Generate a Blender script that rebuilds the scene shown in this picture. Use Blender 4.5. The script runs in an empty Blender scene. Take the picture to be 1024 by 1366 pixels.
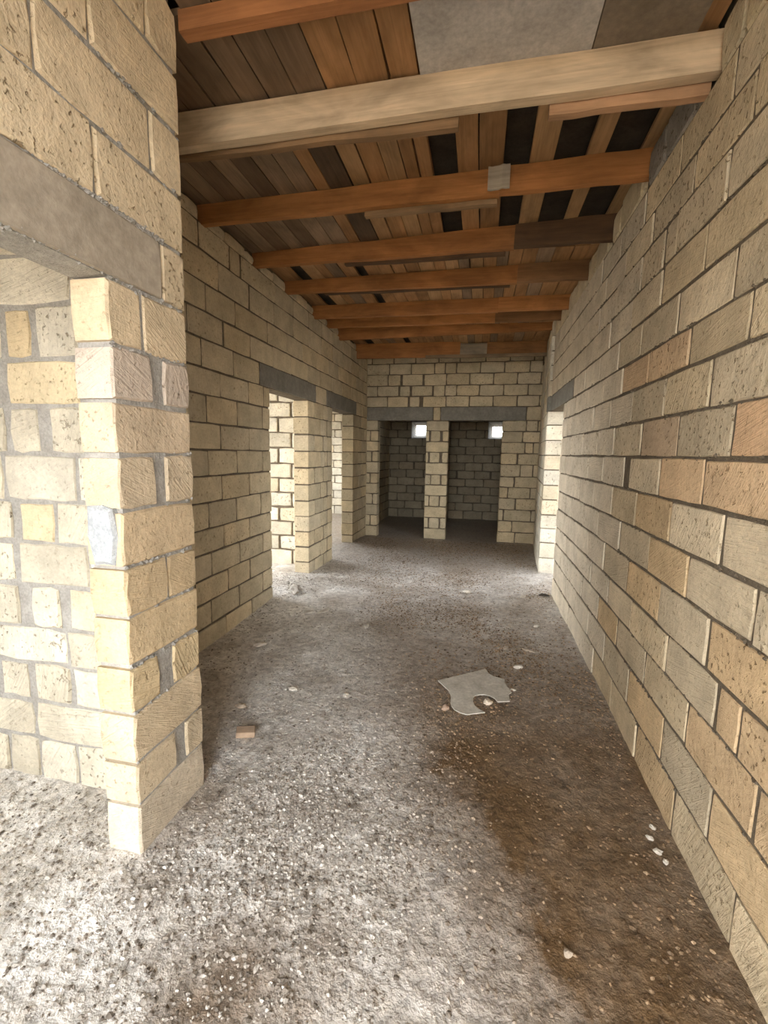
import bpy, math, random
import numpy as np
from mathutils import Vector, Matrix, noise

sc = bpy.context.scene
C = sc.collection

# ------------------------------------------------------------------ camera
W, Hh, F = 1024, 1366, 600.0
CAMZ = 1.6
pitch = math.atan((683 - 603.5) / F)
yaw = math.atan((640 - 512) / math.hypot(F, 683 - 603.5))
roll = 0.016
fw = Vector((-math.sin(yaw) * math.cos(pitch), math.cos(yaw) * math.cos(pitch), -math.sin(pitch)))
rt = Vector((math.cos(yaw), math.sin(yaw), 0))
up = rt.cross(fw)
r2 = rt * math.cos(roll) + up * math.sin(roll)
u2 = up * math.cos(roll) - rt * math.sin(roll)
cd = bpy.data.cameras.new('camera')
cam = bpy.data.objects.new('camera', cd)
C.objects.link(cam)
M = Matrix((r2, u2, -fw)).transposed().to_4x4()
M.translation = Vector((0, 0, CAMZ))
cam.matrix_world = M
cd.sensor_fit = 'VERTICAL'
cd.sensor_height = 24.0
cd.lens = F / Hh * 24.0
cd.clip_start = 0.02
sc.camera = cam

# ------------------------------------------------------------------ sky, exposure
SKY = 11.0
w = bpy.data.worlds.new('overcast_sky')
sc.world = w
w.use_nodes = True
bgn = w.node_tree.nodes['Background']
bgn.inputs[0].default_value = (0.97, 0.985, 1.0, 1)
bgn.inputs[1].default_value = SKY
vs = sc.view_settings
vs.view_transform = 'Standard'
vs.look = 'None'
vs.gamma = 1.0
vs.use_curve_mapping = False
vs.exposure = 0.78
try:
    sc.cycles.use_denoising = True
    sc.cycles.max_bounces = 8
    sc.cycles.diffuse_bounces = 6
    sc.cycles.sample_clamp_indirect = 8.0
except Exception:
    pass

# ------------------------------------------------------------------ daylight openings of the house, some added out of view
# (centre, size u, size v, inward normal); the outer walls below carry the same holes
WINS = {
    'room_a_back': dict(axis='y', at=-1.60, a=(-3.85, -2.25), z=(0.75, 2.35), inn=(0, 1, 0)),
    'room_a_side': dict(axis='x', at=-4.30, a=(-0.7, 0.6), z=(0.85, 2.2), inn=(1, 0, 0)),
    'entrance':    dict(axis='y', at=-1.50, a=(-1.15, 0.60), z=(0.0, 3.1), inn=(0, 1, 0)),
    'added_side_opening': dict(axis='x', at=1.07, a=(-0.95, -0.15), z=(1.2, 2.9), inn=(-1, 0, 0)),  # added unseen opening to brighten the upper pier wall
    'room_b':      dict(axis='x', at=-5.20, a=(2.2, 5.4), z=(0.3, 2.8), inn=(1, 0, 0)),
    'room_c':      dict(axis='x', at=-5.20, a=(7.0, 10.2), z=(0.7, 2.5), inn=(1, 0, 0)),
    'room_d':      dict(axis='x', at=4.20, a=(5.1, 8.3), z=(0.6, 2.6), inn=(-1, 0, 0)),
    'added_room_d': dict(axis='y', at=3.80, a=(1.4, 3.7), z=(0.4, 2.7), inn=(0, 1, 0)),  # added unseen opening, throws light on the far door jamb
    'bath_1':      dict(axis='y', at=11.52, a=(-1.62, -1.39), z=(2.05, 2.28), inn=(0, -1, 0)),
    'bath_2':      dict(axis='y', at=11.52, a=(0.26, 0.50), z=(2.03, 2.26), inn=(0, -1, 0)),
}
for k, d in WINS.items():
    ld = bpy.data.lights.new('daylight_' + k, 'AREA')
    ld.shape = 'RECTANGLE'
    ld.size = d['a'][1] - d['a'][0]
    ld.size_y = d['z'][1] - d['z'][0]
    ld.cycles.is_portal = True
    lo = bpy.data.objects.new('daylight_' + k, ld)
    C.objects.link(lo)
    am, zm = sum(d['a']) / 2, sum(d['z']) / 2
    lo.location = (am, d['at'], zm) if d['axis'] == 'y' else (d['at'], am, zm)
    lo.rotation_euler = Vector(d['inn']).to_track_quat('-Z', 'Y').to_euler()

# ------------------------------------------------------------------ materials
def new_mat(name):
    m = bpy.data.materials.new(name)
    m.use_nodes = True
    nt = m.node_tree
    return m, nt, nt.nodes['Principled BSDF']

def nd(nt, t, **kw):
    n = nt.nodes.new(t)
    for k, v in kw.items():
        setattr(n, k, v)
    return n

def lk(nt, a, b):
    nt.links.new(a, b)

def mixc(nt, fac, a, b, blend='MIX'):
    n = nt.nodes.new('ShaderNodeMix')
    n.data_type = 'RGBA'
    n.blend_type = blend
    for s, v in ((n.inputs[0], fac), (n.inputs[6], a), (n.inputs[7], b)):
        if hasattr(v, 'is_output') or isinstance(v, bpy.types.NodeSocket):
            nt.links.new(v, s)
        else:
            s.default_value = v
    return n.outputs[2]

def ramp(nt, fac, stops):
    n = nt.nodes.new('ShaderNodeValToRGB')
    e = n.color_ramp.elements
    while len(e) < len(stops):
        e.new(0.5)
    for i, (p, c) in enumerate(stops):
        e[i].position = p
        e[i].color = (c, c, c, 1) if not isinstance(c, tuple) else (*c, 1)
    nt.links.new(fac, n.inputs[0])
    return n.outputs[0]

def noise_n(nt, vec, scale, detail=4, rough=0.55, dist=0.0):
    n = nt.nodes.new('ShaderNodeTexNoise')
    n.inputs['Scale'].default_value = scale
    n.inputs['Detail'].default_value = detail
    n.inputs['Roughness'].default_value = rough
    n.inputs['Distortion'].default_value = dist
    nt.links.new(vec, n.inputs['Vector'])
    return n.outputs['Fac']

def vmath(nt, op, a, b):
    n = nt.nodes.new('ShaderNodeVectorMath')
    n.operation = op
    for s, v in ((n.inputs[0], a), (n.inputs[1], b)):
        if isinstance(v, bpy.types.NodeSocket):
            nt.links.new(v, s)
        else:
            s.default_value = v
    return n.outputs[0]

def fmath(nt, op, a, b=0.0):
    n = nt.nodes.new('ShaderNodeMath')
    n.operation = op
    for s, v in ((n.inputs[0], a), (n.inputs[1], b)):
        if isinstance(v, bpy.types.NodeSocket):
            nt.links.new(v, s)
        else:
            s.default_value = v
    return n.outputs[0]

def bump(nt, bsdf, items):
    """one bump node; items: (height, strength, depth in metres)"""
    acc = None
    for h, strength, dist in items:
        v = fmath(nt, 'MULTIPLY', h, strength * dist)
        acc = v if acc is None else fmath(nt, 'ADD', acc, v)
    b = nt.nodes.new('ShaderNodeBump')
    b.inputs['Strength'].default_value = 1.0
    b.inputs['Distance'].default_value = 1.0
    nt.links.new(acc, b.inputs['Height'])
    nt.links.new(b.outputs[0], bsdf.inputs['Normal'])

def stone_material():
    m, nt, b = new_mat('limestone')
    oi = nd(nt, 'ShaderNodeObjectInfo')
    tc = nd(nt, 'ShaderNodeTexCoord')
    off = nd(nt, 'ShaderNodeCombineXYZ')
    for i, k in enumerate((91.0, 37.0, 53.0)):
        lk(nt, fmath(nt, 'MULTIPLY', oi.outputs['Random'], k), off.inputs[i])
    vec = vmath(nt, 'ADD', tc.outputs['Object'], off.outputs[0])
    # saw marks: stretched noise along a direction of the block's own
    rot = nd(nt, 'ShaderNodeVectorRotate', rotation_type='EULER_XYZ')
    lk(nt, tc.outputs['Object'], rot.inputs['Vector'])
    ang = nd(nt, 'ShaderNodeCombineXYZ')
    a = fmath(nt, 'ADD', fmath(nt, 'MULTIPLY', oi.outputs['Random'], 1.9), -0.2)
    lk(nt, a, ang.inputs[0]); lk(nt, a, ang.inputs[1])
    lk(nt, ang.outputs[0], rot.inputs['Rotation'])
    sv = vmath(nt, 'ADD', vmath(nt, 'MULTIPLY', rot.outputs[0], (4.0, 4.0, 75.0)), off.outputs[0])
    saw = noise_n(nt, sv, 1.0, 3, 0.6, 1.6)
    big = noise_n(nt, vec, 5.0, 3, 0.6)
    fine = noise_n(nt, vec, 55.0, 4, 0.65)
    pit = noise_n(nt, vec, 42.0, 3, 0.6)
    pitm = ramp(nt, pit, [(0.30, 0.0), (0.40, 1.0)])
    por = ramp(nt, oi.outputs['Random'], [(0.35, 0.35), (0.8, 1.0)])
    tone = ramp(nt, big, [(0.3, 0.80), (0.7, 1.12)])
    tone2 = ramp(nt, saw, [(0.3, 0.90), (0.7, 1.06)])
    col = mixc(nt, 1.0, oi.outputs['Color'], tone, 'MULTIPLY')
    col = mixc(nt, 0.45, col, tone2, 'MULTIPLY')
    ft = ramp(nt, fine, [(0.3, 0.88), (0.7, 1.08)])
    col = mixc(nt, 1.0, col, ft, 'MULTIPLY')
    pc = mixc(nt, 1.0, col, (0.55, 0.50, 0.45, 1), 'MULTIPLY')
    pf = fmath(nt, 'MULTIPLY', fmath(nt, 'SUBTRACT', 1.0, pitm), por)
    col = mixc(nt, pf, col, pc)
    lk(nt, col, b.inputs['Base Color'])
    b.inputs['Roughness'].default_value = 0.95
    b.inputs['Specular IOR Level'].default_value = 0.15
    ph = fmath(nt, 'SUBTRACT', 1.0, pf)
    fr_ = fmath(nt, 'FRACT', fmath(nt, 'MULTIPLY', oi.outputs['Random'], 7.13))
    samp = ramp(nt, fr_, [(0.1, 0.12), (0.9, 0.75)])
    saw = fmath(nt, 'MULTIPLY', saw, samp)
    bump(nt, b, [(big, 0.6, 0.02), (saw, 1.0, 0.011), (fine, 1.0, 0.0055), (ph, 1.0, 0.007)])
    return m

def rough_material(name, c1, c2, scale=12.0, bs=0.7, dist=0.01, rough=0.95):
    m, nt, b = new_mat(name)
    tc = nd(nt, 'ShaderNodeTexCoord')
    g = nd(nt, 'ShaderNodeNewGeometry')
    n1 = noise_n(nt, g.outputs['Position'], scale, 5, 0.6)
    n2 = noise_n(nt, g.outputs['Position'], scale * 6, 4, 0.65)
    col = mixc(nt, ramp(nt, n1, [(0.3, 0.0), (0.7, 1.0)]), (*c1, 1), (*c2, 1))
    col = mixc(nt, 1.0, col, ramp(nt, n2, [(0.3, 0.8), (0.7, 1.12)]), 'MULTIPLY')
    lk(nt, col, b.inputs['Base Color'])
    b.inputs['Roughness'].default_value = rough
    b.inputs['Specular IOR Level'].default_value = 0.2
    bump(nt, b, [(n1, bs, dist), (n2, bs, dist * 0.5)])
    return m

def wood_material():
    m, nt, b = new_mat('rough_sawn_wood')
    oi = nd(nt, 'ShaderNodeObjectInfo')
    tc = nd(nt, 'ShaderNodeTexCoord')
    off = nd(nt, 'ShaderNodeCombineXYZ')
    for i, k in enumerate((71.0, 31.0, 13.0)):
        lk(nt, fmath(nt, 'MULTIPLY', oi.outputs['Random'], k), off.inputs[i])
    # objects are modelled with their length along local Y
    v = vmath(nt, 'ADD', vmath(nt, 'MULTIPLY', tc.outputs['Object'], (40.0, 1.6, 40.0)), off.outputs[0])
    gr = noise_n(nt, v, 1.0, 5, 0.6, 1.2)
    v2 = vmath(nt, 'ADD', vmath(nt, 'MULTIPLY', tc.outputs['Object'], (6.0, 2.2, 6.0)), off.outputs[0])
    bl = noise_n(nt, v2, 1.0, 4, 0.6, 0.4)
    col = mixc(nt, 1.0, oi.outputs['Color'], ramp(nt, gr, [(0.25, 0.74), (0.7, 1.10)]), 'MULTIPLY')
    col = mixc(nt, 1.0, col, ramp(nt, bl, [(0.3, 0.62), (0.65, 1.12)]), 'MULTIPLY')
    lk(nt, col, b.inputs['Base Color'])
    b.inputs['Roughness'].default_value = 0.8
    b.inputs['Specular IOR Level'].default_value = 0.25
    bump(nt, b, [(gr, 0.5, 0.004), (bl, 0.4, 0.006)])
    return m

def floor_material():
    m, nt, b = new_mat('dirty_screed')
    g = nd(nt, 'ShaderNodeNewGeometry')
    P = g.outputs['Position']
    n0 = noise_n(nt, P, 0.9, 5, 0.6, 0.3)
    n1 = noise_n(nt, P, 3.2, 6, 0.62, 0.4)
    n2 = noise_n(nt, P, 22.0, 5, 0.65)
    n3 = noise_n(nt, P, 75.0, 3, 0.6)
    grey = (0.50, 0.465, 0.42, 1)
    pale = (0.80, 0.785, 0.755, 1)
    brown = (0.165, 0.104, 0.052, 1)  # tone of the shade painted on the floor
    # soft shadow along the right wall painted brown, pale screed elsewhere
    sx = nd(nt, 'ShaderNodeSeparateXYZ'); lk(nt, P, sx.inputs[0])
    # line along the edge of the painted shade: x + 0.42*y
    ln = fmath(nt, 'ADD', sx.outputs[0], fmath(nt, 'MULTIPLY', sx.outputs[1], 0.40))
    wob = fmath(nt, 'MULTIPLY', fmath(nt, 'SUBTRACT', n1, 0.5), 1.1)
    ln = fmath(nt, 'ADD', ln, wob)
    painted_shade = ramp(nt, fmath(nt, 'MULTIPLY', ln, 0.5), [(0.14, 0.0), (0.44, 1.0)])
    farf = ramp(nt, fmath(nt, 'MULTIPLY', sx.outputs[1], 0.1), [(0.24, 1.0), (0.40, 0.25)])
    painted_shade = fmath(nt, 'MULTIPLY', painted_shade, farf)
    # shade patch by the near doorway, painted brown
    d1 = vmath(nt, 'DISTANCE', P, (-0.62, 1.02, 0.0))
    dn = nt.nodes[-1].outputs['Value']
    shade_blob = ramp(nt, fmath(nt, 'ADD', dn, fmath(nt, 'MULTIPLY', wob, 0.5)), [(0.08, 0.8), (0.34, 0.0)])
    painted_shade = fmath(nt, 'MAXIMUM', painted_shade, shade_blob)
    col = mixc(nt, ramp(nt, n1, [(0.33, 0.0), (0.60, 1.0)]), grey, pale)
    col = mixc(nt, painted_shade, col, brown)
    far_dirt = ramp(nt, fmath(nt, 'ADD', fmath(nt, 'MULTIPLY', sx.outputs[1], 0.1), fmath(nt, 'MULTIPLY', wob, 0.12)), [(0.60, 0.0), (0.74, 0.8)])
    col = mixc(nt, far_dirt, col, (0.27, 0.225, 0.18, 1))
    spots = ramp(nt, n0, [(0.36, 0.6), (0.52, 0.0)])
    col = mixc(nt, spots, col, (0.36, 0.30, 0.24, 1))
    col = mixc(nt, 1.0, col, ramp(nt, n2, [(0.30, 0.55), (0.62, 1.18)]), 'MULTIPLY')
    col = mixc(nt, 1.0, col, ramp(nt, n3, [(0.3, 0.80), (0.7, 1.12)]), 'MULTIPLY')
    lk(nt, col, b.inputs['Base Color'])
    b.inputs['Roughness'].default_value = 0.5
    b.inputs['Specular IOR Level'].default_value = 0.35
    # trowel / broom streaks
    rot = nd(nt, 'ShaderNodeVectorRotate', rotation_type='Z_AXIS')
    lk(nt, P, rot.inputs['Vector']); rot.inputs['Angle'].default_value = 0.35
    sv = vmath(nt, 'MULTIPLY', rot.outputs[0], (30.0, 3.0, 10.0))
    st = noise_n(nt, sv, 1.0, 4, 0.6, 0.8)
    bump(nt, b, [(n1, 0.5, 0.03), (st, 0.6, 0.016), (n2, 1.0, 0.017), (n3, 1.0, 0.006)])
    return m

def gravel_material():
    m, nt, b = new_mat('gravel')
    g = nd(nt, 'ShaderNodeNewGeometry')
    col = ramp(nt, g.outputs['Random Per Island'], [(0.0, (0.11, 0.09, 0.07)), (0.45, (0.30, 0.265, 0.225)), (0.8, (0.50, 0.465, 0.42)), (1.0, (0.72, 0.69, 0.64))])
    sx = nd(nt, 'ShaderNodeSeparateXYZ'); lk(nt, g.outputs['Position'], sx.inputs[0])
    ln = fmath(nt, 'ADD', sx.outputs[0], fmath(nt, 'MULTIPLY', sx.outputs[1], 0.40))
    painted_shade = ramp(nt, fmath(nt, 'MULTIPLY', ln, 0.5), [(0.16, 0.0), (0.46, 0.95)])  # pebbles browned to follow the shade painted on the floor
    col = mixc(nt, painted_shade, col, mixc(nt, 1.0, col, (0.60, 0.44, 0.28, 1), 'MULTIPLY'))
    lk(nt, col, b.inputs['Base Color'])
    b.inputs['Roughness'].default_value = 0.6
    b.inputs['Specular IOR Level'].default_value = 0.4
    return m

def tint_material(name, rough=0.9):
    m, nt, b = new_mat(name)
    oi = nd(nt, 'ShaderNodeObjectInfo')
    tc = nd(nt, 'ShaderNodeTexCoord')
    n1 = noise_n(nt, tc.outputs['Object'], 14.0, 5, 0.6)
    n2 = noise_n(nt, tc.outputs['Object'], 90.0, 4, 0.6)
    col = mixc(nt, 1.0, oi.outputs['Color'], ramp(nt, n1, [(0.3, 0.70), (0.7, 1.12)]), 'MULTIPLY')
    lk(nt, col, b.inputs['Base Color'])
    b.inputs['Roughness'].default_value = rough
    b.inputs['Specular IOR Level'].default_value = 0.25
    bump(nt, b, [(n1, 0.4, 0.006), (n2, 0.4, 0.003)])
    return m

STONE = stone_material()
MORTAR = rough_material('mortar', (0.105, 0.082, 0.055), (0.175, 0.145, 0.108), 14.0, 0.9, 0.012)
CONCRETE = rough_material('lintel_concrete', (0.32, 0.275, 0.215), (0.43, 0.375, 0.30), 5.0, 0.5, 0.008)
CONCRETE_DARK = rough_material('old_lintel_concrete', (0.185, 0.175, 0.148), (0.25, 0.238, 0.205), 5.0, 0.5, 0.008)
PATCH = rough_material('fresh_mortar_patch', (0.34, 0.36, 0.37), (0.46, 0.48, 0.49), 16.0, 0.9, 0.014)
REVEAL = rough_material('reveal_plaster', (0.20, 0.195, 0.18), (0.27, 0.265, 0.25), 9.0, 0.3, 0.004)
MORTAR_PALE = rough_material('pale_mortar', (0.30, 0.285, 0.255), (0.42, 0.405, 0.375), 14.0, 0.9, 0.012)
WOOD = wood_material()
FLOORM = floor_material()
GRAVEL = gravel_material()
DEBRIS = tint_material('debris')
SHEETM = rough_material('cement_sheet', (0.36, 0.335, 0.305), (0.50, 0.47, 0.43), 7.0, 0.3, 0.003)
DARKROOF = rough_material('roofing_felt', (0.035, 0.026, 0.018), (0.06, 0.045, 0.03), 9.0, 0.4, 0.004)
OUTER = rough_material('outer_wall_stone', (0.50, 0.41, 0.30), (0.62, 0.52, 0.40), 4.0, 0.5, 0.01)
SOIL = rough_material('yard_soil', (0.25, 0.21, 0.16), (0.38, 0.33, 0.26), 2.0, 0.4, 0.01)

# ------------------------------------------------------------------ helpers
def link(name, me, mat, parent=None, loc=None, color=None):
    o = bpy.data.objects.new(name, me)
    C.objects.link(o)
    if mat is not None and not me.materials:
        me.materials.append(mat)
    if parent is not None:
        o.parent = parent
    if loc is not None:
        o.location = loc
    if color is not None:
        o.color = (*color, 1)
    return o

def mesh(name, verts, faces, smooth=False):
    me = bpy.data.meshes.new(name)
    me.from_pydata([tuple(v) for v in verts], [], faces)
    me.update()
    if smooth:
        me.polygons.foreach_set('use_smooth', [True] * len(me.polygons))
    return me

def tag(o, label, cat, group=None):
    o['label'] = label
    o['category'] = cat
    if group:
        o['group'] = group
    return o

def boxes_mesh(name, bxs):
    v, f = [], []
    for (x0, x1, y0, y1, z0, z1) in bxs:
        k = len(v)
        v += [(x0, y0, z0), (x1, y0, z0), (x1, y1, z0), (x0, y1, z0), (x0, y0, z1), (x1, y0, z1), (x1, y1, z1), (x0, y1, z1)]
        f += [tuple(k + i for i in q) for q in ((0, 3, 2, 1), (4, 5, 6, 7), (0, 1, 5, 4), (1, 2, 6, 5), (2, 3, 7, 6), (3, 0, 4, 7))]
    return mesh(name, v, f)

class Frame:
    """wall frame: s runs along the wall, n is the face normal (towards the viewer), z up"""
    def __init__(s, O, S, N):
        s.O, s.S, s.N = Vector(O), Vector(S).normalized(), Vector(N).normalized()
        s.flip = s.S.cross(Vector((0, 0, 1))).dot(s.N) < 0
    def p(s, a, t, z):
        return s.O + s.S * a + s.N * t + Vector((0, 0, z))

def outline(s0, s1, z0, z1, rng, jit, ns, nz):
    pts = []
    for i in range(ns):
        pts.append((s0 + (s1 - s0) * i / ns, z0))
    for i in range(nz):
        pts.append((s1, z0 + (z1 - z0) * i / nz))
    for i in range(ns):
        pts.append((s1 - (s1 - s0) * i / ns, z1))
    for i in range(nz):
        pts.append((s0, z1 - (z1 - z0) * i / nz))
    return [(a + rng.uniform(-jit, jit), z + rng.uniform(-jit, jit)) for a, z in pts]

def add_block(name, fr, s0, s1, z0, z1, T, parent, color, rng, proud=0.0, bev=0.006, jit=0.0025, mat=None, slant=(0, 0)):
    ns = 4 if s1 - s0 > 0.25 else (3 if s1 - s0 > 0.14 else 2)
    nz = 2
    cs, cz = (s0 + s1) / 2, (z0 + z1) / 2
    out = outline(s0, s1, z0, z1, rng, jit, ns, nz)
    if slant != (0, 0):
        o2 = []
        for a, z in out:
            u = (a - s0) / (s1 - s0)
            h = (z - z0) / (z1 - z0)
            o2.append((a + (slant[0] * (1 - u) + slant[1] * u) * h, z))
        out = o2
    n = len(out)
    def inset(p, d):
        a, z = p
        hs, hz = (s1 - s0) / 2, (z1 - z0) / 2
        return (cs + (a - cs) * max(0.2, 1 - d / hs), cz + (z - cz) * max(0.2, 1 - d / hz))
    ctr = fr.p(cs, proud - T / 2, cz)
    # corners knocked off a little
    rings = []
    inn = []
    for i, q in enumerate(out):
        corner = i in (0, ns, ns + nz, 2 * ns + nz)
        d = bev * (rng.uniform(1.3, 2.4) if corner else rng.uniform(0.6, 1.4))
        inn.append(inset(q, d))
    oo = [inset(q, bev * 0.55) if i in (0, ns, ns + nz, 2 * ns + nz) else q for i, q in enumerate(out)]
    rings.append([fr.p(a, proud + rng.uniform(-0.0012, 0.0012), z) for a, z in inn])
    rings.append([fr.p(a, proud - bev, z) for a, z in oo])
    rings.append([fr.p(a, -T - proud * 0.5 + bev, z) for a, z in oo])
    rings.append([fr.p(a, -T - proud * 0.5, z) for a, z in inn])
    v = [p - ctr for r in rings for p in r]
    f = [tuple(range(n)), tuple(range(4 * n - 1, 3 * n - 1, -1))]
    for r in range(3):
        for i in range(n):
            j = (i + 1) % n
            f.append((r * n + i, (r + 1) * n + i, (r + 1) * n + j, r * n + j))
    if fr.flip:
        f = [tuple(reversed(q)) for q in f]
    return link(name, mesh(name, v, f), mat or STONE, parent, ctr, color)

PAL = {
    'warm':  [((0.610, 0.500, 0.335), 5), ((0.630, 0.530, 0.375), 4), ((0.605, 0.455, 0.275), 2), ((0.570, 0.480, 0.340), 3)],
    'cream': [((0.660, 0.605, 0.480), 5), ((0.670, 0.625, 0.515), 4), ((0.650, 0.565, 0.415), 2), ((0.620, 0.570, 0.455), 3)],
    'grey':  [((0.590, 0.500, 0.340), 5), ((0.550, 0.470, 0.330), 4), ((0.600, 0.495, 0.325), 3)],
    'shaded':  [((0.370, 0.310, 0.215), 5), ((0.335, 0.285, 0.200), 4), ((0.380, 0.305, 0.205), 3)],  # same limestone darkened, paints the gloom of the back rooms
}
def pick(pal, rng):
    L = PAL[pal]
    c = rng.choices([x[0] for x in L], [x[1] for x in L])[0]
    k = rng.uniform(0.86, 1.09)
    return tuple(min(0.9, v * k) for v in c)

def stone_wall(name, fr, srange, zj, joints, T=0.20, openings=(), lintels=(), pal='warm', L=0.47, seed=1,
               hj=0.011, vj=0.006, phase=0.0, mortar=None, conc=None, special=None, bev=0.006, jit=0.0025, maxz=None, rec=0.012):
    """zj: bed joints; joints[row] -> list of floats or (a,b) wide mortar gaps; rest is filled in running bond"""
    rng = random.Random(seed)
    s_lo, s_hi = srange
    root = None
    cv, cf = [], []
    pend = []
    nrow = len(zj) - 1
    for r in range(nrow):
        z0, z1 = zj[r], zj[r + 1]
        zc = (z0 + z1) / 2
        js = joints.get(r) if joints else None
        gaps = []
        if js:
            for q in js:
                gaps.append(q if isinstance(q, tuple) else (q - vj / 2, q + vj / 2))
        else:
            base = phase + (L / 2 if r % 2 else 0.0)
            k = math.floor((s_lo - base) / L)
            q = base + k * L
            while q < s_hi + L:
                g = q + rng.uniform(-0.03, 0.03)
                wdt = vj if rng.random() < 0.8 else rng.uniform(0.015, 0.04)
                gaps.append((g - wdt / 2, g + wdt / 2))
                q += L
        gaps.sort()
        while gaps and gaps[0][0] - L > s_lo - L * 0.6 and gaps[0][0] > s_lo + 0.1:
            g = gaps[0][0] - L + rng.uniform(-0.02, 0.02)
            gaps.insert(0, (g - vj / 2, g + vj / 2))
        while gaps and gaps[-1][1] < s_hi - 0.1:
            g = gaps[-1][1] + L + rng.uniform(-0.02, 0.02)
            gaps.append((g - vj / 2, g + vj / 2))
        # solid spans of this row
        cuts = [(a, b) for (a, b, za, zb) in openings if za < zc < zb]
        spans = [(s_lo, s_hi)]
        for a, b in cuts:
            ns_ = []
            for p, q in spans:
                if b <= p or a >= q:
                    ns_.append((p, q))
                else:
                    if a > p: ns_.append((p, a))
                    if b < q: ns_.append((b, q))
            spans = ns_
        for p, q in spans:
            ia, ib = p + max(rec, 0.022), q - max(rec, 0.022)
            k = len(cv)
            for t in (-rec, -T + rec):
                for (a, z) in ((ia, z0), (ib, z0), (ib, z1), (ia, z1)):
                    cv.append(fr.p(a, t, z))
            qf = [(0, 1, 2, 3), (7, 6, 5, 4), (0, 4, 5, 1), (1, 5, 6, 2), (2, 6, 7, 3), (3, 7, 4, 0)]
            if fr.flip:
                qf = [tuple(reversed(x)) for x in qf]
            cf += [tuple(k + i for i in x) for x in qf]
        lin = [(a, b) for (a, b, za, zb) in lintels if za - 0.02 < zc < zb + 0.02]
        spans2 = spans
        for a, b in lin:
            ns_ = []
            for p, q in spans2:
                if b <= p or a >= q:
                    ns_.append((p, q))
                else:
                    if a > p: ns_.append((p, a))
                    if b < q: ns_.append((b, q))
            spans2 = ns_
        for p, q in spans2:
            cur = p
            for ga, gb in gaps + [(q, q + 1)]:
                if gb <= cur or ga >= q:
                    e = min(ga, q)
                else:
                    e = ga
                e = min(e, q)
                if e - cur > 0.035:
                    pend.append((r, cur, e, z0 + hj * rng.uniform(0.2, 0.65), z1 - hj * rng.uniform(0.2, 0.65)))
                if gb > cur:
                    cur = max(cur, min(gb, q))
                if cur >= q - 1e-4:
                    break
    root = link(name, mesh(name, cv, cf), mortar or MORTAR)
    root['kind'] = 'structure'
    n = 0
    for (r, a, b, z0, z1) in pend:
        col = pick(pal, rng)
        pr = rng.uniform(-0.003, 0.004)
        if special:
            sp = special(r, (a + b) / 2)
            if sp: col = sp
        add_block('block', fr, a, b, z0, z1, T, root, col, rng, pr, bev, jit)
        n += 1
    for i, (a, b, za, zb) in enumerate(lintels):
        add_block('lintel', fr, a + 0.004, b - 0.004, za + 0.003, zb - 0.003, T, root, None, rng, 0.003, 0.005, 0.002, conc or CONCRETE_DARK)
    return root, rng

# ------------------------------------------------------------------ geometry of the place
XR, XL, XP = 0.87, -2.12, -1.25
YF = 8.35
PIER0, PIER1 = 1.36, 1.79
ROOFZ = 3.36

# ---- right wall: s = Y, seen from the left
frR = Frame((XR, 0, 0), (0, 1, 0), (-1, 0, 0))
zR = [-0.06, 0.200, 0.415, 0.610, 0.795, 1.003, 1.199, 1.404, 1.598, 1.794, 1.992, 2.169, 2.364, 2.562, 2.758, 2.937, 3.125]
jR = {
    0: [1.02, 1.503, 1.976, 2.454, 2.928, 3.40, 3.88, 4.36, 4.85],
    1: [0.75, 1.22, 1.70, 2.149, 2.645, 3.153, 3.624, 4.10, 4.585, 5.161],
    2: [0.98, 1.465, 1.940, 2.429, 2.921, 3.383, 3.912, 4.41, 4.913],
    3: [0.63, 1.11, (1.585, 1.60), (1.73, 1.755), 2.190, 2.692, 3.167, 3.656, 4.159, 4.708, 5.252],
    4: [0.89, 1.37, 1.847, 2.328, 2.821, 3.328, 3.814, 4.362, 4.88],
    5: [0.62, 1.10, 1.588, 2.066, 2.519, 3.020, 3.549, 4.069, 4.58, 5.07],
    6: [0.88, 1.36, 1.830, 2.290, 2.765, 3.242, 3.754, 4.264, 4.794],
    7: [0.60, 1.07, 1.55, 2.020, 2.473, (2.931, 3.055), 3.538, 4.003, 4.555, 5.032],
    8: [0.90, 1.37, 1.845, 2.305, 2.787, 3.318, 3.764, 4.260, 4.784],
    9: [0.64, 1.11, 1.58, 2.046, 2.497, 2.995, 3.457, 3.946, 4.470, 5.081],
    10: [0.87, 1.34, 1.816, 2.273, 2.772, 3.227, 3.687, 4.213, 4.732],
    11: [1.0, 1.47, 1.948, 2.435, 2.928, 3.366, 3.862, 4.366],
    12: [0.79, 1.26, 1.74, 2.210, 2.676, 3.145, 3.621, 4.144, 4.607, 4.886],
    13: [0.65, 1.12, 1.60, 2.076, 2.538, (2.67, 2.70), 3.029, 3.537, 3.983, 4.568, 5.143],
    14: [1.0, 1.47, 1.947, 2.403, 2.893, 3.367, 3.850, 4.343, 4.85],
    15: [0.70, 1.17, 1.64, 2.113, 2.583, 3.06, 3.53, 4.01, 4.50],
}
OR = (0.640, 0.440, 0.270)
def spR(r, s):
    if r == 10 and 2.27 < s < 3.2: return (0.60, 0.44, 0.28)
    if r == 8 and s < 1.8: return OR
    if r == 7 and s < 2.4: return (0.64, 0.465, 0.29)
    if r == 8 and 2.3 < s < 2.78: return (0.53, 0.41, 0.285)
    if r == 4 and s < 1.8: return (0.60, 0.44, 0.26)
    if r in (2, 3) and s < 1.9: return (0.57, 0.42, 0.255)
    if s > 3.2: 
        k = random.Random(int(r * 100 + s * 37)).uniform(0.93, 1.05)
        return (0.600 * k, 0.520 * k, 0.395 * k)
    return None
DR0, DR1 = 5.35, 6.35
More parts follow.
